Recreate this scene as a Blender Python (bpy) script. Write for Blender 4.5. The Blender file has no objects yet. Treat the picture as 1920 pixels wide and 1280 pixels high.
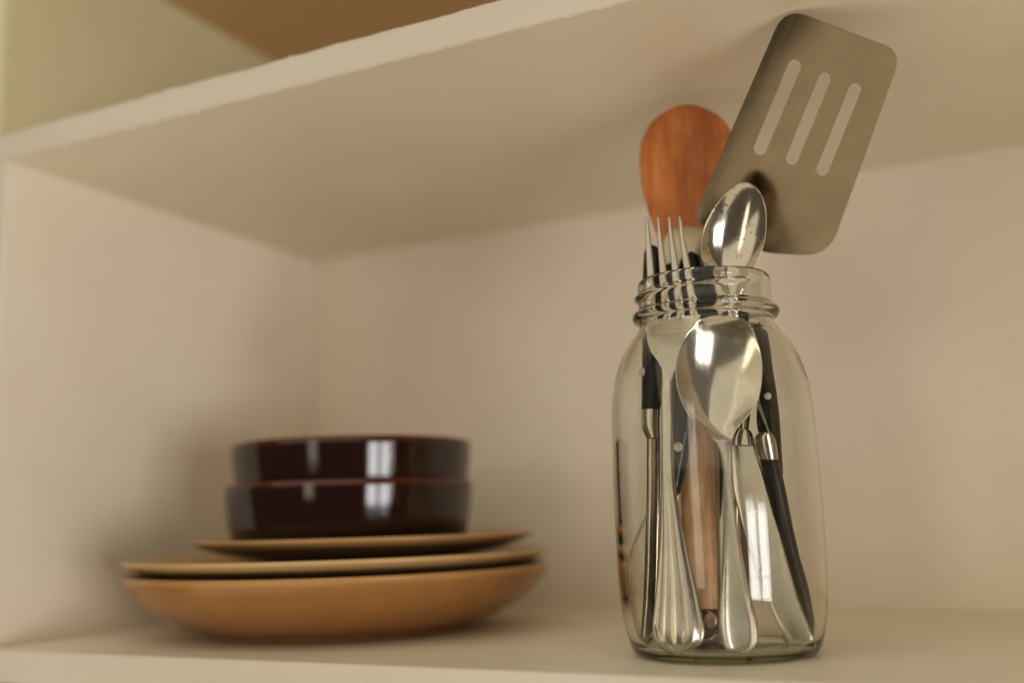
import bpy, bmesh, math, random
import numpy as np
from mathutils import Matrix, Vector
random.seed(7)
sc = bpy.context.scene
COL = sc.collection

# ------------------------------------------------------------------ camera
YAW, PITCH, ROLL, FPX = math.radians(26.277), math.radians(9.493), math.radians(-1.732), 1982.4
HC = 0.0606                                   # lens height above the lower shelf (m)
CAM = np.array([0.0, 0.0, HC])
fw = np.array([-math.sin(YAW)*math.cos(PITCH), math.cos(YAW)*math.cos(PITCH), math.sin(PITCH)])
r0 = np.array([math.cos(YAW), math.sin(YAW), 0.0]); u0 = np.cross(r0, fw)
RT = math.cos(ROLL)*r0 + math.sin(ROLL)*u0
UP = -math.sin(ROLL)*r0 + math.cos(ROLL)*u0
cd = bpy.data.cameras.new('camera'); cam = bpy.data.objects.new('camera', cd); COL.objects.link(cam)
cam.matrix_world = Matrix(((RT[0], UP[0], -fw[0], CAM[0]), (RT[1], UP[1], -fw[1], CAM[1]), (RT[2], UP[2], -fw[2], CAM[2]), (0, 0, 0, 1)))
cd.sensor_width = 36.0; cd.lens = 36.0*FPX/1920.0
cd.clip_start = 0.01; cd.clip_end = 50
cd.dof.use_dof = True; cd.dof.focus_distance = 0.462; cd.dof.aperture_fstop = 2.5
sc.camera = cam

# ------------------------------------------------------------------ light
w = bpy.data.worlds.new('World'); sc.world = w; w.use_nodes = True
bg = w.node_tree.nodes['Background']; bg.inputs[0].default_value = (1.0, 0.82, 0.58, 1); bg.inputs[1].default_value = 0.105

def lamp(name, loc, target, sx, sy, power, col):
    ld = bpy.data.lights.new(name, 'AREA'); ld.shape = 'RECTANGLE'; ld.size = sx; ld.size_y = sy
    ld.energy = power; ld.color = col
    o = bpy.data.objects.new(name, ld); COL.objects.link(o)
    d = Vector(target) - Vector(loc)
    o.rotation_euler = d.to_track_quat('-Z', 'Y').to_euler(); o.location = loc
    return o
WC = Vector((1.98, -0.86, -0.24)); WT = Vector((-0.2, 0.5, 0.09))
wr = (WT-WC).normalized().cross(Vector((0, 0, 1))).normalized()
for s in (-1, 1):                              # the four panes of the window that lights the shelf
    for q in (-1, 1):
        dz = Vector((0, 0, 0.155*q))
        lamp('window_light', WC + wr*0.27*s + dz, WT + wr*0.27*s + dz, 0.43, 0.30, 5.8, (1.0, 0.975, 0.98))
lamp('ceiling_light', (-0.1, -1.3, 1.5), (-0.1, 0.2, 0.0), 4.6, 3.4, 36.0, (1.0, 0.93, 0.75))
lamp('underside_fill', (-0.1, -0.15, -0.75), (-0.15, 0.35, 0.3), 2.8, 1.2, 7.2, (1.0, 0.86, 0.64))  # unseen lamp added below to brighten the shelf's underside
lamp('doorway_light', (-0.45, -2.3, 0.15), (-0.3, 0.5, 0.1), 0.42, 1.1, 4.0, (1.0, 0.86, 0.70))
sc.view_settings.view_transform = 'Standard'; sc.view_settings.look = 'None'
sc.view_settings.exposure = 0.03; sc.view_settings.gamma = 1.0
sc.cycles.max_bounces = 14; sc.cycles.transmission_bounces = 12; sc.cycles.glossy_bounces = 6; sc.cycles.diffuse_bounces = 5
sc.cycles.use_denoising = True
sc.cycles.sample_clamp_indirect = 8.0; sc.cycles.use_adaptive_sampling = False
sc.cycles.blur_glossy = 0.3

# ------------------------------------------------------------------ materials
def nt(name):
    m = bpy.data.materials.new(name); m.use_nodes = True
    t = m.node_tree; b = t.nodes['Principled BSDF']
    return m, t, b
def N(t, kind, **kw):
    n = t.nodes.new(kind)
    for k, v in kw.items():
        if k.startswith('i_'):
            n.inputs[k[2:].replace('_', ' ')].default_value = v
        else: setattr(n, k, v)
    return n
def ramp(t, fac, stops):
    r = t.nodes.new('ShaderNodeValToRGB'); e = r.color_ramp.elements
    while len(e) < len(stops): e.new(0.5)
    for k, (p, c) in enumerate(stops):
        e[k].position = p; e[k].color = (*c, 1)
    t.links.new(fac, r.inputs[0]); return r.outputs[0]
def coords(t, scale=(1, 1, 1)):
    tc = t.nodes.new('ShaderNodeTexCoord'); mp = t.nodes.new('ShaderNodeMapping')
    mp.inputs['Scale'].default_value = scale
    t.links.new(tc.outputs['Object'], mp.inputs[0]); return mp.outputs[0]
def noise(t, vec, scale, detail=4, rough=0.55):
    n = N(t, 'ShaderNodeTexNoise'); n.inputs['Scale'].default_value = scale
    n.inputs['Detail'].default_value = detail; n.inputs['Roughness'].default_value = rough
    t.links.new(vec, n.inputs['Vector']); return n.outputs['Fac']
def bump(t, b, h, strength, dist):
    n = N(t, 'ShaderNodeBump'); n.inputs['Strength'].default_value = strength; n.inputs['Distance'].default_value = dist
    t.links.new(h, n.inputs['Height']); t.links.new(n.outputs[0], b.inputs['Normal'])

def paint(name, c, rough=0.5, stipple=0.25):
    m, t, b = nt(name); v = coords(t)
    f = noise(t, v, 9, 5)
    c2 = tuple(x*(0.93-0.02*k) for k, x in enumerate(c))
    mx = N(t, 'ShaderNodeMixRGB', blend_type='MULTIPLY'); mx.inputs[0].default_value = 1.0
    t.links.new(ramp(t, f, [(0.3, c2), (0.7, c)]), mx.inputs[1])
    sm = ramp(t, noise(t, v, 2.6, 7, 0.7), [(0.30, (0.955, 0.94, 0.915)), (0.50, (1, 1, 1))])      # faint grubby marks
    t.links.new(sm, mx.inputs[2]); t.links.new(mx.outputs[0], b.inputs['Base Color'])
    b.inputs['Roughness'].default_value = rough
    bump(t, b, noise(t, v, 420, 3), stipple, 0.0006)
    return m
PAINT = paint('cream_paint', (0.88, 0.80, 0.655), 0.42)
PAINT_EDGE = paint('shaded_rolled_cream_paint', (0.735, 0.665, 0.545), 0.5, 0.45)  # rolled stipple; colour darkened to offset the light on front faces
PAINT_GREENLIT = paint('green_lit_paint', (0.70, 0.655, 0.42), 0.5)  # greenish reflected light on the upper side panel, put into its colour
TOP_BROWN = paint('tan_brown_top', (0.64, 0.43, 0.22), 0.5)  # browner than the cream shelves below

def metal(name, c, rough, spots=False, brushed=0.0, wob=0.0):
    m, t, b = nt(name); v = coords(t)
    b.inputs['Metallic'].default_value = 1.0
    f = noise(t, v, 60, 5, 0.6)
    c2 = tuple(x*0.86 for x in c)
    col = ramp(t, f, [(0.35, c2), (0.65, c)])
    if spots:
        vo = N(t, 'ShaderNodeTexVoronoi'); vo.inputs['Scale'].default_value = 520; t.links.new(v, vo.inputs['Vector'])
        k = ramp(t, vo.outputs['Distance'], [(0.20, (1, 1, 1)), (0.34, (0, 0, 0))])
        k2 = ramp(t, noise(t, v, 75, 3), [(0.53, (0, 0, 0)), (0.60, (1, 1, 1))])
        mu = N(t, 'ShaderNodeMath', operation='MULTIPLY'); t.links.new(k, mu.inputs[0]); t.links.new(k2, mu.inputs[1])
        mx = N(t, 'ShaderNodeMixRGB'); t.links.new(mu.outputs[0], mx.inputs[0]); t.links.new(col, mx.inputs[1]); mx.inputs[2].default_value = (0.13, 0.08, 0.03, 1)
        col = mx.outputs[0]
    t.links.new(col, b.inputs['Base Color'])
    rr = N(t, 'ShaderNodeMapRange'); t.links.new(noise(t, coords(t, (520, 520, 34)), 1.0, 5, 0.7), rr.inputs[0])
    rr.inputs['To Min'].default_value = rough*0.5; rr.inputs['To Max'].default_value = rough*1.6
    t.links.new(rr.outputs[0], b.inputs['Roughness'])
    if brushed:
        vb = coords(t, (900, 900, 20)); bump(t, b, noise(t, vb, 1.0, 3), brushed, 0.0002)
    elif wob:
        bump(t, b, noise(t, v, 26, 2), wob, 0.004)
    return m
STEEL = metal('polished_steel', (0.64, 0.58, 0.48), 0.13)
STEEL_SPOT = metal('tarnished_steel', (0.64, 0.58, 0.47), 0.13, spots=True)
STEEL_HANDLE = metal('worn_steel', (0.61, 0.55, 0.45), 0.22)
STEEL_SATIN = metal('satin_steel', (0.59, 0.53, 0.43), 0.23, brushed=0.15)
STEEL_SHEET = metal('sheet_steel', (0.315, 0.250, 0.165), 0.20, wob=0.06)
STEEL_DULL = metal('dull_steel', (0.56, 0.47, 0.34), 0.32)

def plain(name, c, rough, coat=0.0, b_scale=300, b_str=0.1):
    m, t, b = nt(name); v = coords(t)
    f = noise(t, v, 120, 4)
    t.links.new(ramp(t, f, [(0.3, tuple(x*0.8 for x in c)), (0.7, c)]), b.inputs['Base Color'])
    b.inputs['Roughness'].default_value = rough; b.inputs['Coat Weight'].default_value = coat; b.inputs['Coat Roughness'].default_value = 0.04
    bump(t, b, noise(t, v, b_scale, 3), b_str, 0.0003)
    return m
BLACK = plain('black_plastic', (0.008, 0.007, 0.006), 0.42); BLACK.node_tree.nodes['Principled BSDF'].inputs['Specular IOR Level'].default_value = 0.28
GREYBLACK = plain('glossy_black_plastic', (0.014, 0.013, 0.010), 0.18); GREYBLACK.node_tree.nodes['Principled BSDF'].inputs['Specular IOR Level'].default_value = 0.2
RIVET = plain('cream_rivet', (0.72, 0.62, 0.50), 0.25)
HOLE = plain('dark_red_lacquer', (0.12, 0.028, 0.014), 0.35)

def wood(name, ca, cb, cc, sx):
    m, t, b = nt(name); v = coords(t, (sx, sx, sx*0.06))
    f = noise(t, v, 1.0, 7, 0.62)
    g = N(t, 'ShaderNodeMixRGB', blend_type='MULTIPLY'); g.inputs[0].default_value = 1.0
    t.links.new(ramp(t, f, [(0.30, ca), (0.5, cb), (0.70, cc)]), g.inputs[1])
    t.links.new(ramp(t, noise(t, coords(t, (1, 1, 0.6)), 45, 3, 0.6), [(0.36, (0.72, 0.66, 0.58)), (0.62, (1.08, 1.12, 1.2))]), g.inputs[2])
    t.links.new(g.outputs[0], b.inputs['Base Color'])
    b.inputs['Roughness'].default_value = 0.42
    bump(t, b, f, 0.15, 0.0004)
    return m
WOOD_HEAD = wood('varnished_wood', (0.46, 0.118, 0.018), (0.62, 0.185, 0.036), (0.74, 0.26, 0.065), 220)
WOOD_HANDLE = wood('worn_wood', (0.66, 0.30, 0.12), (0.80, 0.47, 0.23), (0.88, 0.58, 0.33), 420)

m, t, b = nt('jar_glass'); GLASS = m
b.inputs['Base Color'].default_value = (1, 1, 1, 1); b.inputs['Transmission Weight'].default_value = 1.0
b.inputs['Roughness'].default_value = 0.0; b.inputs['IOR'].default_value = 1.43
bump(t, b, noise(t, coords(t), 55, 2), 0.03, 0.002)
va = N(t, 'ShaderNodeVolumeAbsorption'); va.inputs['Color'].default_value = (0.58, 0.58, 0.36, 1); va.inputs['Density'].default_value = 48.0
t.links.new(va.outputs[0], t.nodes['Material Output'].inputs['Volume'])

def glaze(name, c, c_lip, z_lip, rough):
    m, t, b = nt(name); v = coords(t)
    sp = N(t, 'ShaderNodeSeparateXYZ'); t.links.new(v, sp.inputs[0])
    mr = N(t, 'ShaderNodeMapRange'); t.links.new(sp.outputs[2], mr.inputs[0])
    mr.inputs['From Min'].default_value = z_lip-0.0018; mr.inputs['From Max'].default_value = z_lip-0.0004
    f = ramp(t, noise(t, v, 40, 5), [(0.3, tuple(x*0.86 for x in c)), (0.7, c)])
    mx = N(t, 'ShaderNodeMixRGB'); t.links.new(mr.outputs[0], mx.inputs[0]); t.links.new(f, mx.inputs[1]); mx.inputs[2].default_value = (*c_lip, 1)
    t.links.new(mx.outputs[0], b.inputs['Base Color'])
    b.inputs['Roughness'].default_value = rough
    bump(t, b, noise(t, v, 60, 2), 0.05, 0.001)
    return m
MAROON = glaze('maroon_glaze', (0.017, 0.0035, 0.0022), (0.085, 0.017, 0.007), 0.040, 0.07)
OCHRE = glaze('ochre_glaze', (0.38, 0.170, 0.043), (0.46, 0.24, 0.075), 0.0325, 0.20)
TAN = glaze('tan_lipped_glaze', (0.17, 0.105, 0.042), (0.56, 0.35, 0.15), 0.0135, 0.20)
TAN_SMALL = glaze('tan_lipped_glaze_small', (0.17, 0.105, 0.042), (0.50, 0.29, 0.11), 0.0120, 0.20)

# ------------------------------------------------------------------ helpers
def obj(name, me, mat, parent=None, smooth=True):
    o = bpy.data.objects.new(name, me); COL.objects.link(o)
    me.materials.append(mat)
    if smooth:
        for p in me.polygons: p.use_smooth = True
    if parent: o.parent = parent
    return o
def tag(o, label, cat, group=None, kind=None):
    o['label'] = label
    if cat: o['category'] = cat
    if group: o['group'] = group
    if kind: o['kind'] = kind
    return o
def thing(name, label, cat, loc=(0, 0, 0), group=None, kind=None):
    o = bpy.data.objects.new(name, None); COL.objects.link(o); o.location = loc; o.empty_display_size = 0.02
    return tag(o, label, cat, group, kind)
def mesh(name, verts, faces):
    me = bpy.data.meshes.new(name); me.from_pydata([tuple(map(float, v)) for v in verts], [], faces); me.update(); return me
def fixn(me):
    bm = bmesh.new(); bm.from_mesh(me); bmesh.ops.remove_doubles(bm, verts=bm.verts, dist=1e-6)
    bmesh.ops.recalc_face_normals(bm, faces=bm.faces); bm.to_mesh(me); bm.free(); return me
def lathe(name, prof, n=96, radial=None):
    """prof: list of (r, z). radial(r, z, theta) may return a changed radius."""
    V, F = [], []
    for (r, z) in prof:
        for k in range(n):
            a = 2*math.pi*k/n; rr = radial(r, z, a) if radial else r
            V.append((rr*math.cos(a), rr*math.sin(a), z))
    for i in range(len(prof)-1):
        for k in range(n):
            a, b_ = i*n+k, i*n+(k+1) % n
            F.append((a, b_, b_+n, a+n))
    F.append(tuple(range(n))); F.append(tuple((len(prof)-1)*n+k for k in range(n)))
    return fixn(mesh(name, V, F))
def smoothprof(pts, sub=6):
    """Catmull-Rom through (r, z) points"""
    P = [np.array(p, float) for p in pts]; P = [2*P[0]-P[1]]+P+[2*P[-1]-P[-2]]; out = []
    for i in range(1, len(P)-2):
        for s in range(sub):
            t_ = s/sub; a, b_, c, d = P[i-1:i+3]
            out.append(0.5*((2*b_)+(-a+c)*t_+(2*a-5*b_+4*c-d)*t_**2+(-a+3*b_-3*c+d)*t_**3))
    out.append(P[-2]); return [(max(1e-5, p[0]), p[1]) for p in out]
def box(name, x0, x1, y0, y1, z0, z1, mat, parent, bev=0.0012):
    bm = bmesh.new(); bmesh.ops.create_cube(bm, size=1)
    for v in bm.verts:
        v.co = Vector((x0+(v.co.x+.5)*(x1-x0), y0+(v.co.y+.5)*(y1-y0), z0+(v.co.z+.5)*(z1-z0)))
    if bev: bmesh.ops.bevel(bm, geom=bm.edges[:], offset=bev, segments=3, affect='EDGES', profile=0.5)
    me = bpy.data.meshes.new(name); bm.to_mesh(me); bm.free()
    o = obj(name, me, mat, parent, smooth=False)
    if mat is PAINT and name != 'back_panel':                           # front faces take the rolled paint, darkened against their stronger light
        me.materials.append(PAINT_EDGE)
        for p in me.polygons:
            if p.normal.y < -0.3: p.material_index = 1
    return o

def ray(px, py):
    d = fw+(px-960)/FPX*RT-(py-640)/FPX*UP
    return d/np.linalg.norm(d)
JC = np.array([-0.1338, 0.4756, 0.0])*0.9777         # foot of the jar's axis on the shelf
HD = JC/np.linalg.norm(JC)                    # horizontal heading from lens to jar
def P(px, py, d):                             # a point seen at (px, py), d metres nearer than the jar's axis
    r = ray(px, py); s = (np.dot(JC, HD)-d)/np.dot(r, HD); return CAM+r*s
def Pz(px, py, z):                            # a point seen at (px, py) standing at height z
    r = ray(px, py); return CAM+r*((z-HC)/r[2])

class Frame:
    """Frame of a long utensil: origin at its lower end, z along it, x to the side, y away from the front"""
    def __init__(s, p0, p1, roll=0.0):
        s.o = np.array(p0); z = np.array(p1)-s.o; s.L = np.linalg.norm(z); z /= s.L
        v = (s.o+np.array(p1))/2-CAM; x = np.cross(v, z); x /= np.linalg.norm(x); y = np.cross(z, x)
        c, q = math.cos(roll), math.sin(roll)
        s.x, s.y, s.z = c*x+q*y, -q*x+c*y, z
    def mat(s):
        return Matrix(((s.x[0], s.y[0], s.z[0], s.o[0]), (s.x[1], s.y[1], s.z[1], s.o[1]), (s.x[2], s.y[2], s.z[2], s.o[2]), (0, 0, 0, 1)))
    def loc(s, px, py, yo=0.0):               # point of the plane y = yo that is seen at (px, py), in the frame
        r = ray(px, py); q = s.o+s.y*yo
        t_ = np.dot(q-CAM, s.y)/np.dot(r, s.y); w_ = CAM+r*t_-s.o
        return np.array([np.dot(w_, s.x), np.dot(w_, s.y), np.dot(w_, s.z)])
def put(root, fr): root.matrix_world = fr.mat(); return root

def pchip(xs, ys):
    xs = np.array(xs, float); ys = np.array(ys, float); h = np.diff(xs); dl = np.diff(ys)/h
    m_ = np.zeros(len(xs)); m_[0], m_[-1] = dl[0], dl[-1]
    for i in range(1, len(xs)-1):
        if dl[i-1]*dl[i] > 0:
            w1, w2 = 2*h[i]+h[i-1], h[i]+2*h[i-1]; m_[i] = (w1+w2)/(w1/dl[i-1]+w2/dl[i])
    def f(x):
        i = int(np.clip(np.searchsorted(xs, x)-1, 0, len(xs)-2)); t_ = (x-xs[i])/h[i]
        return ((1+2*t_)*(1-t_)**2*ys[i]+t_*(1-t_)**2*h[i]*m_[i]+t_*t_*(3-2*t_)*ys[i+1]+t_*t_*(t_-1)*h[i]*m_[i+1])
    return f

def strip(name, fr, rows, mat, parent, yo=0.0, th=0.002, shape=None, cap0=0, cap1=0, n=40, m=18, rnd=0.5):
    """A long flat piece. rows: (y_px, left_px, right_px [, y offset m [, thickness m]]) from the lower end upwards.
    shape(u, s) bends the piece out of its plane; cap0 / cap1 round the lower / upper end (px)."""
    rows = sorted(rows, key=lambda r: r[0])
    ys = [r[0] for r in rows]
    fl, fr_ = pchip(ys, [r[1] for r in rows]), pchip(ys, [r[2] for r in rows])
    fo = pchip(ys, [r[3] if len(r) > 3 else 0.0 for r in rows]); ft = pchip(ys, [r[4] if len(r) > 4 else th for r in rows])
    y0, y1 = ys[-1], ys[0]                    # lower, upper
    T = sorted(set([0.5-0.5*math.cos(math.pi*k/n) for k in range(n+1)])); V, F = [], []
    ring = 0
    for s in T:
        y = y0+(y1-y0)*s; xl, xr = fl(y), fr_(y); c, hw = (xl+xr)/2, (xr-xl)/2; k = 1.0
        if cap0 and y0-y < cap0: k = math.sqrt(max(0.0, 1-((cap0-(y0-y))/cap0)**2))
        if cap1 and y-y1 < cap1: k = min(k, math.sqrt(max(0.0, 1-((cap1-(y-y1))/cap1)**2)))
        k = max(k, 0.02); hw *= k
        a, b_ = fr.loc(c-hw, y), fr.loc(c+hw, y)
        t_ = ft(y)*(k if rnd > 0.9 else max(k, 0.45)); off = yo+fo(y); pts = []
        for q in range(m+1):                  # front, left to right
            u = -math.cos(math.pi*q/m); e = max(0.0, 1-u*u)**rnd
            pp = a+(b_-a)*(u+1)/2; sh = shape(u, s) if shape else 0.0
            pts.append((pp[0], off+sh-0.5*t_*e, pp[2], u))
        back = []
        for q in range(1, m):
            u = math.cos(math.pi*q/m); e = max(0.0, 1-u*u)**rnd
            pp = a+(b_-a)*(u+1)/2; sh = shape(u, s) if shape else 0.0
            back.append((pp[0], off+sh+0.5*t_*e, pp[2], u))
        allp = pts+back; ring = len(allp)
        V += [p[:3] for p in allp]
    R = len(T)
    for i in range(R-1):
        for q in range(ring):
            a, b_ = i*ring+q, i*ring+(q+1) % ring; F.append((a, b_, b_+ring, a+ring))
    F.append(tuple(range(ring))[::-1]); F.append(tuple((R-1)*ring+q for q in range(ring)))
    return obj(name, fixn(mesh(name, V, F)), mat, parent)

def ball(name, fr, px, py, yo, r, flat, mat, parent, n=20):
    c = fr.loc(px, py, yo)
    pr = [(max(1e-5, r*math.sin(a)), -r*flat*math.cos(a)) for a in [math.pi*k/12 for k in range(13)]]
    me = lathe(name, pr, n); o = obj(name, me, mat, parent); o.location = c; o.rotation_euler = (math.pi/2, 0, 0); return o

# ------------------------------------------------------------------ the cupboard (setting)
XL, XR, YF, YB, ZC, ZT, Z2 = -0.519, 0.44, 0.3968, 0.688, 0.2739, 0.2904, 0.4380
cup = thing('cupboard', 'cream painted open wall cupboard whose shelves hold the plates and the glass jar', 'cupboard', (0, 0, 0), kind='structure')
box('shelf', XL, XR, YF, YB, -0.0170, 0.0, PAINT, cup)
def rough_shelf():                             # the shelf above, its front lip built up by old rolled paint
    rnd = random.Random(3); nx = 420; V, F = [], []
    for i in range(nx+1):
        x = XL-0.034+(XR-XL+0.034)*i/nx
        w1 = 0.00022*math.sin(x*61)+0.00018*math.sin(x*173+1)
        j = rnd.gauss(0, 0.00012)+(0.0009*rnd.random() if rnd.random() < 0.05 else 0)
        k = rnd.gauss(0, 0.00007)
        sec = [(YB, ZC), (YF+0.0012, ZC), (YF+0.0003, ZC+0.0003+k), (YF, ZC+0.0012+k), (YF-0.0001, ZC+0.006), (YF, ZC+0.0115),
               (YF-0.0002, ZT-0.0012+w1+j*0.5), (YF+0.0004, ZT-0.0002+w1+j), (YF+0.0022, ZT+w1*0.5+j*0.4), (YF+0.02, ZT), (YB, ZT)]
        V += [(x, y, z) for (y, z) in sec]
    n = 11
    for i in range(nx):
        for q in range(n):
            a, b_ = i*n+q, i*n+(q+1) % n; F.append((a, b_, b_+n, a+n))
    F.append(tuple(range(n))); F.append(tuple(nx*n+q for q in range(n)))
    me = fixn(mesh('shelf', V, F)); o = obj('shelf', me, PAINT, cup, smooth=False)
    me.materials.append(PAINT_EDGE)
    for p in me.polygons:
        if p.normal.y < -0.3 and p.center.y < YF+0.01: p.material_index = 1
        p.use_smooth = p.center.y < YF+0.01
    return o
rough_shelf()
box('shelf', XL-0.016, XR, YF, YB, Z2, Z2+0.017, TOP_BROWN, cup)
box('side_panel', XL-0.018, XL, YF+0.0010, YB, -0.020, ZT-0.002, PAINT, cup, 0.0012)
box('side_panel', XL-0.034, XL-0.016, YF+0.0030, YB, ZT-0.002, Z2+0.017, PAINT_GREENLIT, cup, 0.006)
box('side_panel', XR, XR+0.018, YF-0.0004, YB, -0.020, Z2+0.017, PAINT, cup)
box('back_panel', XL-0.034, XR+0.018, YB, YB+0.012, -0.020, Z2+0.017, PAINT, cup)

# ------------------------------------------------------------------ crockery
PX, PY = -0.3805, 0.5275
def crock(name, prof, z, dx, mat, label, cat, group=None, sub=6, rz=0):
    o = obj(name, lathe(name, smoothprof(prof, sub), 128), mat)
    o.location = (PX+dx[0], PY+dx[1], z); o.rotation_euler = (0, 0, rz)
    return tag(o, label, cat, group)
dish = [(1e-5, 0.0030), (0.05, 0.0028), (0.074, 0.0024), (0.0765, 0.0002), (0.0800, 0.0002), (0.0826, 0.0026), (0.0985, 0.0082), (0.1150, 0.0182), (0.1248, 0.0284),
        (0.1274, 0.0338), (0.1276, 0.0358), (0.1258, 0.0364), (0.121, 0.0310), (0.110, 0.0225), (0.094, 0.0130), (0.078, 0.0075), (0.04, 0.0065), (1e-5, 0.0064)]
crock('dish', [(r*0.957, z*0.945) for r, z in dish], 0.0005, (0.003, 0.0), OCHRE, 'wide ochre glazed dish at the bottom of the stack, standing on the shelf', 'dish')
plate = [(1e-5, 0.0022), (0.06, 0.0020), (0.073, 0.0016), (0.075, 0.0001), (0.0785, 0.0001), (0.081, 0.0026), (0.100, 0.0062), (0.120, 0.0118),
         (0.1278, 0.0150), (0.1288, 0.0168), (0.1272, 0.0176), (0.119, 0.0152), (0.098, 0.0094), (0.082, 0.0060), (0.05, 0.0050), (1e-5, 0.0050)]
crock('plate', [(r*0.957, z) for r, z in plate], 0.0258, (0.003, 0), TAN, 'large tan plate lying directly on the ochre dish, under the small plate', 'plate', 'stacked plates')
small = [(r*0.785, z*0.86) for r, z in plate]
crock('plate', small, 0.0381, (0.012, 0.012), TAN_SMALL, 'small tan plate lying under the two dark bowls', 'plate', 'stacked plates')
bowl = [(1e-5, 0.0040), (0.04, 0.0040), (0.056, 0.0034), (0.058, 0.0004), (0.062, 0.0002), (0.0650, 0.0030), (0.0684, 0.0080), (0.0712, 0.0150), (0.0729, 0.0260), (0.0740, 0.0360),
        (0.0740, 0.0405), (0.0728, 0.0418), (0.0712, 0.0405), (0.0705, 0.0330), (0.0690, 0.0170), (0.0640, 0.0095), (0.050, 0.0075), (1e-5, 0.0070)]
crock('bowl', [(r*0.987, z) for r, z in bowl], 0.0424, (0.0080, 0.002), MAROON, 'dark maroon glazed bowl resting on the small plate, under another bowl', 'bowl', 'stacked dark bowls')
b2 = [(r*0.965, z) for r, z in bowl]
crock('bowl', b2, 0.0424+0.0235, (0.0085, 0.004), MAROON, 'dark maroon glazed bowl on top of the stack, nested in its twin', 'bowl', 'stacked dark bowls')

# ------------------------------------------------------------------ the jar
JH = 0.169
outer = [(1e-5, 0.0022), (0.020, 0.0018), (0.034, 0.0008), (0.0372, 0.0002), (0.0393, 0.0006), (0.0412, 0.0030), (0.0432, 0.0090), (0.0447, 0.0170), (0.0459, 0.0290), (0.0463, 0.045),
         (0.0464, 0.075), (0.0458, 0.100), (0.0450, 0.1135), (0.0428, 0.1250), (0.0392, 0.1345), (0.0350, 0.1412), (0.0322, 0.1448), (0.0309, 0.1474)]
neck = [(0.0312, 0.1494), (0.0330, 0.1502), (0.0339, 0.1520), (0.0333, 0.1538), (0.0314, 0.1548), (0.0308, 0.1565), (0.0307, 0.1590), (0.0307, 0.1615), (0.0307, 0.1640), (0.0307, 0.1665),
        (0.0305, 0.1682), (0.0298, 0.1690), (0.0287, 0.1689), (0.0280, 0.1680)]
inner = [(0.0278, 0.1650), (0.0278, 0.1560), (0.0278, 0.1480), (0.0292, 0.1438), (0.0330, 0.1385), (0.0368, 0.1318), (0.0402, 0.1228), (0.0422, 0.1125), (0.0430, 0.100),
         (0.0435, 0.075), (0.0433, 0.045), (0.0429, 0.0290), (0.0417, 0.0180), (0.0402, 0.0105), (0.0384, 0.0060), (0.0355, 0.0038), (0.030, 0.0036), (0.018, 0.0048), (1e-5, 0.0056)]
TH0 = math.atan2(-HD[1], -HD[0])               # azimuth that faces the lens
def thread(r, z, a):
    if r < 0.0302 or z < 0.1555: return r
    ex = 0.0
    for turn in (0, 1):
        q = (a-(TH0+0.75)) % (2*math.pi)       # runs down leftwards round the neck from its right-front end
        q = 2*math.pi-q+turn*2*math.pi
        if q > 4.6: continue
        zc = 0.1628-0.0046*q/(2*math.pi); k = min(1, q/0.22, max(0, (4.6-q)/0.5))
        ex = max(ex, 0.0019*k*math.exp(-((z-zc)/0.00105)**2))
    return r+ex
def dense(pts, zlo, zhi, step):
    out = [pts[0]]
    for p in pts[1:]:
        q = out[-1]
        if zlo < p[1] < zhi and zlo < q[1] < zhi:
            k = max(1, int(abs(p[1]-q[1])/step))
            for i in range(1, k): out.append((q[0]+(p[0]-q[0])*i/k, q[1]+(p[1]-q[1])*i/k))
        out.append(p)
    return out
jp = smoothprof(outer+neck, 5); jp = [p for p in jp]
jp = dense(jp, 0.1545, 0.1685, 0.00035)+smoothprof(inner, 5)
JK = 0.9777
jp = [(r*JK, z*JK) for r, z in jp]
jar = obj('jar', lathe('jar', jp, 192, lambda r, z, a: thread(r/JK, z/JK, a)*JK), GLASS)
jar.location = JC+np.array([0, 0, 0.0004])
tag(jar, 'clear glass screw-top jar standing on the lower shelf, filled with cutlery', 'jar')

# ------------------------------------------------------------------ things in the jar
def bowlshape(depth, y_lo=0.12, tip=0.85):
    def f(u, s):
        g = math.sin(math.pi*min(1.0, max(0.0, s))**tip)**0.75 if 0 < s < 1 else 0.0
        return depth*g*(1-abs(u)**2.2)
    return f

# --- big spoon, hollow to the front
fr = Frame(P(1388, 1228, 0.033), P(1351, 597, 0.0195), math.radians(12))
sp = put(thing('spoon', 'large polished steel spoon, hollow side out, at the front of the jar', 'spoon', group='spoons in the jar'), fr)
head = [(825, 1338.5, 1372.5), (818, 1333, 1374.5), (807, 1322, 1379), (797, 1310, 1386), (779, 1292, 1403), (749, 1277, 1421), (715, 1268.5, 1427.5), (692, 1267.5, 1428.5), (670, 1270, 1427), (642, 1281, 1419), (617, 1299, 1406), (604, 1316, 1390), (597, 1336, 1368)]
strip('bowl', fr, head, STEEL, sp, th=0.0013, shape=bowlshape(0.0075), cap1=3, n=60, m=28, rnd=0.22)
hnd = [(1228, 1366, 1408), (1222, 1361, 1412), (1214, 1356, 1418), (1190, 1350, 1421), (1171, 1348, 1420), (1132, 1349, 1410.5), (1053, 1354, 1394), (975, 1356, 1381), (897, 1355.5, 1371), (850, 1350.5, 1370), (825, 1338.5, 1372.5)]
def rim_edge(u, s):
    k = 1 if s < 0.75 else max(0, (1-s)/0.25)
    return k*(-0.0007*math.exp(-((abs(u)-0.80)/0.13)**2)+0.0008*(1-u*u))
strip('handle', fr, hnd, STEEL_HANDLE, sp, th=0.0022, shape=rim_edge, cap0=26, n=50, m=30, rnd=0.4)

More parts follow.
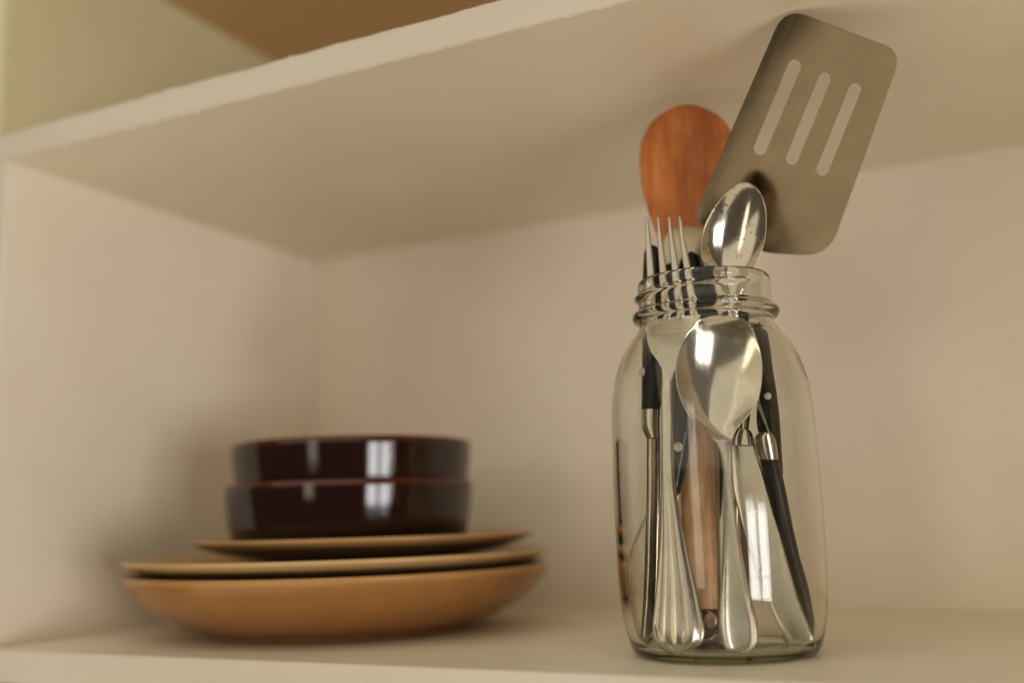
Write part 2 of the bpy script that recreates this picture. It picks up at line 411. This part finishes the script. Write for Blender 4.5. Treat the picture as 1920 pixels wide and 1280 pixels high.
# --- fork with a fluted handle
fr = Frame(P(1277, 1224, 0.030), P(1247, 408, 0.0045))
fk = put(thing('fork', 'steel dinner fork, tines up, with a fluted shell handle', 'fork'), fr)
def flutes(u, s):
    k = max(0.0, 1-s/0.72)
    return -0.0007*k*min(1, s/0.07)*abs(math.cos(2.0*math.pi*(u*0.94)))**0.7 - 0.0010*k*(1-u*u)
hnd = [(1224, 1248, 1306), (1208, 1233, 1318), (1182, 1227, 1321), (1132, 1231, 1313), (1053, 1237, 1295), (975, 1240.5, 1279), (897, 1241, 1266), (839, 1241, 1263), (741, 1240.6, 1264), (712, 1242, 1264)]
strip('handle', fr, hnd, STEEL_HANDLE, fk, th=0.0026, shape=flutes, cap0=26, n=50, m=44, rnd=0.4)
hd_ = [(712, 1242, 1264), (696, 1242, 1266), (677, 1234, 1286), (662, 1222, 1305), (648, 1217, 1311), (625, 1214, 1313), (596, 1213, 1314)]
strip('neck', fr, hd_, STEEL_SATIN, fk, th=0.0017, shape=lambda u, s: 0.0022*math.sin(math.pi*s*0.5)*(1-u*u), n=24, m=20, rnd=0.25)
for c0, c1 in ((1225.5, 1213), (1251, 1234), (1276.5, 1254.5), (1302, 1274)):
    rows = [(606, c0-9, c0+9, 0.0016), (597, c0-8.6, c0+8.6, 0.0012), (560, c0+(c1-c0)*.17-8, c0+(c1-c0)*.17+8), (500, c0+(c1-c0)*.50-7, c0+(c1-c0)*.50+7), (450, c0+(c1-c0)*.80-5, c0+(c1-c0)*.80+5, -0.0005), (409, c1-2.5, c1+2.5, -0.0025)]
    strip('tine', fr, rows, STEEL_SATIN, fk, th=0.0018, cap1=6, n=24, m=10, rnd=0.35)

# --- small spoon above the rim
fr = Frame(P(1391, 1203, 0.0), P(1398, 342, 0.008))
sp = put(thing('spoon', 'small tarnished steel teaspoon whose bowl rises above the jar rim', 'spoon', group='spoons in the jar'), fr)
head = [(575, 1361, 1384), (545, 1354, 1390), (525, 1344, 1399), (511, 1335, 1406), (503, 1328, 1411), (496, 1322, 1416), (481, 1316, 1424.5), (463, 1314, 1431), (431, 1319, 1437), (404, 1331, 1437.5), (379, 1347, 1433), (358, 1366, 1423), (346, 1382, 1410), (342, 1391, 1403)]
strip('bowl', fr, head, STEEL_SPOT, sp, th=0.0012, shape=bowlshape(0.0068), cap1=2, n=60, m=28, rnd=0.22)
strip('handle', fr, [(1203, 1375, 1405), (1150, 1373, 1407), (900, 1376, 1396), (700, 1370, 1388), (575, 1361, 1384)], STEEL, sp, th=0.002, cap0=14, n=30, m=12)

# --- dull soup spoon behind the fork, back of its bowl to the front
fr = Frame(P(1262, 1188, -0.010), P(1287, 422, -0.017))
sp = put(thing('spoon', 'dull steel spoon, rounded back out, between fork tines and wooden spoon', 'spoon', group='spoons in the jar'), fr)
head = [(640, 1276, 1296), (600, 1262, 1308), (560, 1248, 1322), (520, 1241, 1332), (480, 1240, 1336), (450, 1244, 1334), (432, 1256, 1326), (423, 1274, 1306)]
strip('bowl', fr, head, STEEL_DULL, sp, th=0.0012, shape=lambda u, s: -bowlshape(0.005)(u, s), cap1=3, n=50, m=24, rnd=0.25)
strip('handle', fr, [(1188, 1248, 1274), (900, 1258, 1274), (640, 1276, 1296)], STEEL_DULL, sp, th=0.002, cap0=12, n=24, m=12)

# --- wooden spoon
fr = Frame(P(1322, 1199, -0.004), P(1289, 199, -0.036))
ws = put(thing('wooden_spoon', 'orange brown wooden spoon with a broad paddle head behind the steel turner', 'wooden spoon'), fr)
head = [(560, 1268, 1328), (520, 1261, 1322), (480, 1247, 1326), (450, 1235, 1334), (420, 1223, 1346), (380, 1211, 1362), (340, 1202, 1373), (300, 1199, 1378), (270, 1202, 1376), (240, 1214, 1367), (215, 1238, 1344), (203, 1262, 1318), (198, 1278, 1302)]
strip('head', fr, head, WOOD_HEAD, ws, th=0.006, shape=lambda u, s: 0.004*math.sin(math.pi*min(1, s*1.02)**1.2)*(1-u*u) if s < 0.98 else 0, cap1=5, n=50, m=22, rnd=0.45)
strip('handle', fr, [(1142, 1291, 1346.5), (1092, 1286, 1346), (975, 1277, 1342.5), (897, 1274, 1340), (819, 1272, 1337), (700, 1270, 1333), (560, 1268, 1328)], WOOD_HANDLE, ws, th=0.008, n=30, m=20, rnd=0.5)
strip('dipped_end', fr, [(1200, 1300, 1343), (1180, 1297, 1345.5), (1142, 1291, 1346.5)], HOLE, ws, th=0.0082, cap0=26, n=20, m=20, rnd=0.5)
ball('hang_hole', fr, 1330, 1163, -0.0036, 0.0036, 0.18, metal('hole_ring', (0.55, 0.36, 0.28), 0.35), ws)

# --- slotted turner
A, B, C_ = P(1303, 402, -0.016), P(1545, 478, -0.016), P(1474, 22, 0.041)
nrm = np.cross(B-A, C_-A); nrm /= np.linalg.norm(nrm)
if np.dot(nrm, A-CAM) < 0: nrm = -nrm
class BF(Frame):
    def __init__(s):
        s.o = (A+B)/2; s.y = nrm; z = C_-A; s.L = np.linalg.norm(z); s.z = z/s.L; s.x = np.cross(s.y, s.z)
bf = BF()
tu = put(thing('turner', 'slotted steel kitchen turner, blade tilted high above the jar rim', 'turner'), bf)
def arc(pts, r_):                              # polygon with rounded corners (px)
    out = []; n = len(pts)
    for i in range(n):
        p, a, b_ = (np.array(pts[j], float) for j in (i, i-1, (i+1) % n)); rr = r_[i] if isinstance(r_, (list, tuple)) else r_
        da, db = a-p, b_-p; da /= np.linalg.norm(da); db /= np.linalg.norm(db)
        for k in range(9):
            t_ = k/8; out.append((1-t_)**2*(p+da*rr)+2*t_*(1-t_)*p+t_**2*(p+db*rr))
    return out
def slot(a, b_, w_):
    a, b_ = np.array(a, float), np.array(b_, float); d = (b_-a)/np.linalg.norm(b_-a); q = np.array([-d[1], d[0]]); out = []
    for k in range(11):
        t_ = math.pi*k/10; out.append(a-d*math.sin(t_)*w_/2+q*math.cos(t_)*w_/2)
    for k in range(11):
        t_ = math.pi*k/10; out.append(b_+d*math.sin(t_)*w_/2-q*math.cos(t_)*w_/2)
    return out
outl = arc([(1470, 15), (1692, 97), (1553, 482), (1430, 474), (1296, 415)], [48, 40, 50, 30, 30])
holes = [slot((1489, 125), (1424, 281), 25), slot((1546, 148), (1484, 300), 23), slot((1603, 168), (1541, 321), 23)]
bm = bmesh.new(); TB = 0.0011
edges = []
for loop in [outl]+holes:
    vs = [bm.verts.new(tuple(bf.loc(p[0], p[1]))) for p in loop]
    edges += [bm.edges.new((vs[i], vs[(i+1) % len(vs)])) for i in range(len(vs))]
res = bmesh.ops.triangle_fill(bm, use_beauty=True, edges=edges)
for k in range(1, 30):                         # cut into narrow strips so that the sheet can be bowed
    bmesh.ops.bisect_plane(bm, geom=bm.verts[:]+bm.edges[:]+bm.faces[:], plane_co=(-0.034+0.068*k/30, 0, 0), plane_no=(1, 0, 0), dist=1e-6)
for k in range(1, 44):
    bmesh.ops.bisect_plane(bm, geom=bm.verts[:]+bm.edges[:]+bm.faces[:], plane_co=(0, 0, -0.012+0.132*k/44), plane_no=(0, 0, 1), dist=1e-6)
for v in bm.verts:
    u_ = v.co.x/0.03
    v.co.y += 0.0008*u_*u_+0.0009*max(0, -u_-0.30)**2*4+0.0006*math.sin(v.co.z*38)
fs = bm.faces[:]
ext = bmesh.ops.extrude_face_region(bm, geom=fs)
for v in [g for g in ext['geom'] if isinstance(g, bmesh.types.BMVert)]: v.co.y += TB
bmesh.ops.recalc_face_normals(bm, faces=bm.faces)
me = bpy.data.meshes.new('blade'); bm.to_mesh(me); bm.free()
obj('blade', me, STEEL_SHEET, tu); me.set_sharp_from_angle(angle=math.radians(28))
fh = Frame(P(1338, 985, -0.025), P(1398, 452, -0.018))
def child_of(o, root, fr):                     # a part built in its own frame, parented to its thing
    o.parent = root; o.matrix_parent_inverse = root.matrix_world.inverted(); o.matrix_world = fr.mat(); return o
child_of(strip('shaft', fh, [(600, 1368, 1392), (560, 1374, 1396), (500, 1384, 1406), (452, 1384, 1416)], STEEL_SATIN, None, th=0.0028, n=20, m=12), tu, fh)
child_of(strip('handle', fh, [(985, 1322, 1350), (940, 1316, 1355), (860, 1321, 1360), (700, 1344, 1384), (600, 1354, 1410), (572, 1358, 1408)], BLACK, None, th=0.008, cap0=22, cap1=12, n=36, m=16), tu, fh)

rv = ball('rivet', fh, 1367, 838, -0.0040, 0.0020, 0.5, RIVET, None); rl = rv.matrix_basis.copy(); rv.parent = tu; rv.matrix_basis = tu.matrix_world.inverted() @ fh.mat() @ rl

# --- steak knives, black handles
GK = 'black handled steak knives'
# left, handle up
fr = Frame(P(1212, 1216, 0.008), P(1223, 461, 0.001))
kn = put(thing('steak_knife', 'black handled steak knife, blade down, along the left side of the jar', 'knife', group=GK), fr)
strip('handle', fr, [(768, 1203, 1238), (700, 1203, 1246), (620, 1203, 1246), (520, 1205, 1243), (461, 1208, 1238)], BLACK, kn, th=0.011, cap1=16, n=36, m=18, rnd=0.5)
strip('bolster', fr, [(822, 1212, 1238), (800, 1203.5, 1237), (768, 1203, 1238)], STEEL_SATIN, kn, th=0.0095, n=16, m=18, rnd=0.5)
blade_l = [(1214, 1198, 1222), (1180, 1202, 1228), (1100, 1208, 1233.5), (1000, 1211, 1237), (900, 1213, 1238), (822, 1213, 1238)]
strip('blade', fr, blade_l, metal('dark_reflection_steel', (0.24, 0.20, 0.15), 0.12), kn, th=0.0018, cap0=18, n=40, m=10, rnd=0.6)  # dark reflection of the room put into the blade's colour
def teeth(fr, edge, size, mat, parent, side, k=2):
    """a row of small ground points along the cutting edge, one mesh"""
    V, F = [], []; E = [np.array(p, float) for p in edge]
    ln = [0]
    for a, b_ in zip(E, E[1:]): ln.append(ln[-1]+np.linalg.norm(b_-a))
    n = int(ln[-1]/size)
    for i in range(n):
        def at(s):
            j = int(np.clip(np.searchsorted(ln, s)-1, 0, len(E)-2)); t_ = (s-ln[j])/(ln[j+1]-ln[j]); return E[j]+(E[j+1]-E[j])*t_, (E[j+1]-E[j])/np.linalg.norm(E[j+1]-E[j])
        (a, d), (b_, _), (c, _) = at(i*size), at((i+0.96)*size), at((i+0.5)*size)
        q = np.array([-d[1], d[0]])*side; tip = c+q*size*0.62; ina, inb = a-q*size*0.5, b_-q*size*0.5; s0 = len(V)
        for yo in (-0.0005, 0.0005):
            for p in (ina, inb, b_, tip, a): V.append(fr.loc(p[0], p[1], yo))
        F += [(s0+4, s0+3, s0+2, s0+1, s0), (s0+5, s0+6, s0+7, s0+8, s0+9)]
        for j in range(5): F.append((s0+j, s0+(j+1) % 5, s0+5+(j+1) % 5, s0+5+j))
    o = obj('serrated_edge', fixn(mesh('serrated_edge', V, F)), mat, parent, smooth=False); o['kind'] = 'stuff'; return o
teeth(fr, [(1225, 1205), (1228, 1180), (1233.5, 1100), (1237, 1000), (1238, 930)], 5.2, STEEL_SATIN, kn, -1)
ball('rivet', fr, 1206, 696, -0.0030, 0.0021, 0.5, RIVET, kn)
ball('rivet', fr, 1222, 560, -0.0056, 0.0019, 0.4, RIVET, kn)

# second, only its butt shows between the tines
fr = Frame(P(1250, 1200, -0.001), P(1257, 496, -0.004))
kn = put(thing('steak_knife', 'black handled steak knife with its butt low between the fork tines', 'knife', group=GK), fr)
strip('handle', fr, [(760, 1238, 1272), (600, 1232, 1282), (520, 1234, 1280), (495, 1240, 1274)], BLACK, kn, th=0.010, cap1=14, n=30, m=16)
strip('blade', fr, [(1200, 1238, 1258), (1000, 1240, 1264), (760, 1242, 1266)], STEEL_DULL, kn, th=0.0016, cap0=14, n=20, m=10)

# third, the riveted one beside the wooden handle
fr = Frame(P(1258, 1196, -0.001), P(1296, 475, -0.005))
kn = put(thing('steak_knife', 'glossy black knife handle with a round pale rivet left of the wooden handle', 'knife', group=GK), fr)
strip('handle', fr, [(934, 1246, 1274), (900, 1246, 1282), (843, 1250, 1293), (800, 1254, 1300), (700, 1265, 1312), (600, 1272, 1318), (520, 1271, 1322), (473, 1276, 1316)], GREYBLACK, kn, th=0.009, cap0=18, cap1=22, n=44, m=18)
strip('blade', fr, [(1196, 1240, 1262), (1050, 1244, 1268), (920, 1250, 1274)], STEEL_DULL, kn, th=0.0016, cap0=14, n=20, m=10)
ball('rivet', fr, 1271, 838, -0.0044, 0.0022, 0.55, RIVET, kn)

# fourth, its butt only just under the rim right of the fork
fr = Frame(P(1345, 1192, -0.026), P(1318, 506, -0.010))
kn = put(thing('steak_knife', 'black handled knife with its butt just under the jar rim, right of the fork tines', 'knife', group=GK), fr)
strip('handle', fr, [(770, 1316, 1348), (650, 1304, 1350), (540, 1300, 1342), (506, 1304, 1336)], BLACK, kn, th=0.010, cap1=14, n=30, m=16)
strip('blade', fr, [(1192, 1334, 1354), (1000, 1326, 1350), (770, 1320, 1346)], STEEL_DULL, kn, th=0.0016, cap0=14, n=20, m=10)

# right, handle up with a long ridge
fr = Frame(P(1480, 1206, 0.003), P(1427, 612, 0.006))
kn = put(thing('steak_knife', 'black handled knife leaning at the right, handle up beside the large spoon', 'knife', group=GK), fr)
strip('handle', fr, [(895, 1432, 1469), (823, 1424, 1464.5), (787, 1418, 1462), (741, 1420, 1457), (694, 1418, 1450), (640, 1408, 1443), (613, 1408, 1436)], GREYBLACK, kn, th=0.010,
      shape=lambda u, s: -0.0012*max(0, 1-abs(u-0.25)/0.35), cap1=20, cap0=6, n=44, m=26)
strip('blade', fr, [(1208, 1468, 1488), (1000, 1452, 1478), (890, 1438, 1464)], STEEL_DULL, kn, th=0.0016, cap0=14, n=20, m=10)
ball('rivet', fr, 1439, 742, -0.0058, 0.0016, 0.4, RIVET, kn)

# right, handle down
fr = Frame(P(1518, 1212, 0.002), P(1420, 700, 0.010))
kn = put(thing('steak_knife', 'black handled knife standing handle down at the right, steel bolster upward', 'knife', group=GK), fr)
strip('handle', fr, [(1214, 1516, 1528), (1200, 1515, 1530), (1178, 1510, 1530), (1133, 1499, 1523), (1083, 1483, 1511.6), (1046, 1473, 1500), (993, 1458, 1488), (900, 1433, 1469), (861, 1423.5, 1460)], BLACK, kn, th=0.010, cap0=10, n=44, m=18)
strip('bolster', fr, [(861, 1423.5, 1460), (845, 1417, 1458.5), (825, 1414, 1455), (812, 1421, 1450), (806, 1430, 1446)], STEEL_SATIN, kn, th=0.010, cap1=7, n=24, m=18)
strip('blade', fr, [(812, 1437.5, 1444.5), (760, 1420, 1428), (700, 1404, 1412)], STEEL_SATIN, kn, th=0.012, n=16, m=8, cap1=14)

# --- table knife, serrated, blade down
fr = Frame(P(1504, 1219, 0.015), P(1376, 640, 0.001))
kn = put(thing('table_knife', 'steel table knife, broad serrated blade down, right of the large spoon', 'knife'), fr)
rows = [(1220, 1489, 1514), (1214, 1484, 1519), (1206, 1479, 1521.5), (1198, 1475, 1521), (1174, 1460, 1514), (1159, 1451.5, 1509), (1116, 1432, 1493.5), (1085, 1421, 1485), (1040, 1406, 1473), (1003, 1395, 1463), (960, 1384, 1450), (909, 1373, 1436), (860, 1371, 1422), (836, 1371, 1415)]
strip('blade', fr, rows, STEEL_SATIN, kn, th=0.0016, cap0=14, n=50, m=14, rnd=0.35)
teeth(fr, [(1483, 1212), (1475, 1198), (1460, 1174), (1451.5, 1159), (1432, 1116), (1421, 1085)], 5.6, STEEL_SATIN, kn, -1)
strip('bolster', fr, [(836, 1371, 1415), (822, 1373, 1413), (806, 1382, 1406), (803, 1387, 1401)], STEEL, kn, th=0.006, cap1=4, n=20, m=18)
strip('handle', fr, [(808, 1380, 1404), (760, 1374, 1408), (700, 1366, 1396), (640, 1362, 1390)], STEEL, kn, th=0.006, cap1=14, n=20, m=16)

# --- teaspoon seen edge-on along the left wall of the glass, head down
fr = Frame(P(1207, 1212, 0.0), P(1226, 700, -0.006))
sp = put(thing('spoon', 'thin steel spoon seen edge on, bowing along the left wall of the glass', 'spoon', group='spoons in the jar'), fr)
strip('bowl', fr, [(1212, 1201, 1208), (1180, 1190, 1199), (1130, 1181, 1190), (1080, 1177, 1187), (1040, 1180, 1188), (1000, 1193, 1200), (965, 1209, 1214), (950, 1213, 1218)], STEEL_SATIN, sp, th=0.018, cap0=20, n=40, m=12, rnd=0.6)
strip('handle', fr, [(950, 1213, 1218), (800, 1220, 1226), (700, 1222, 1230)], STEEL_SATIN, sp, th=0.008, cap1=6, n=20, m=10)
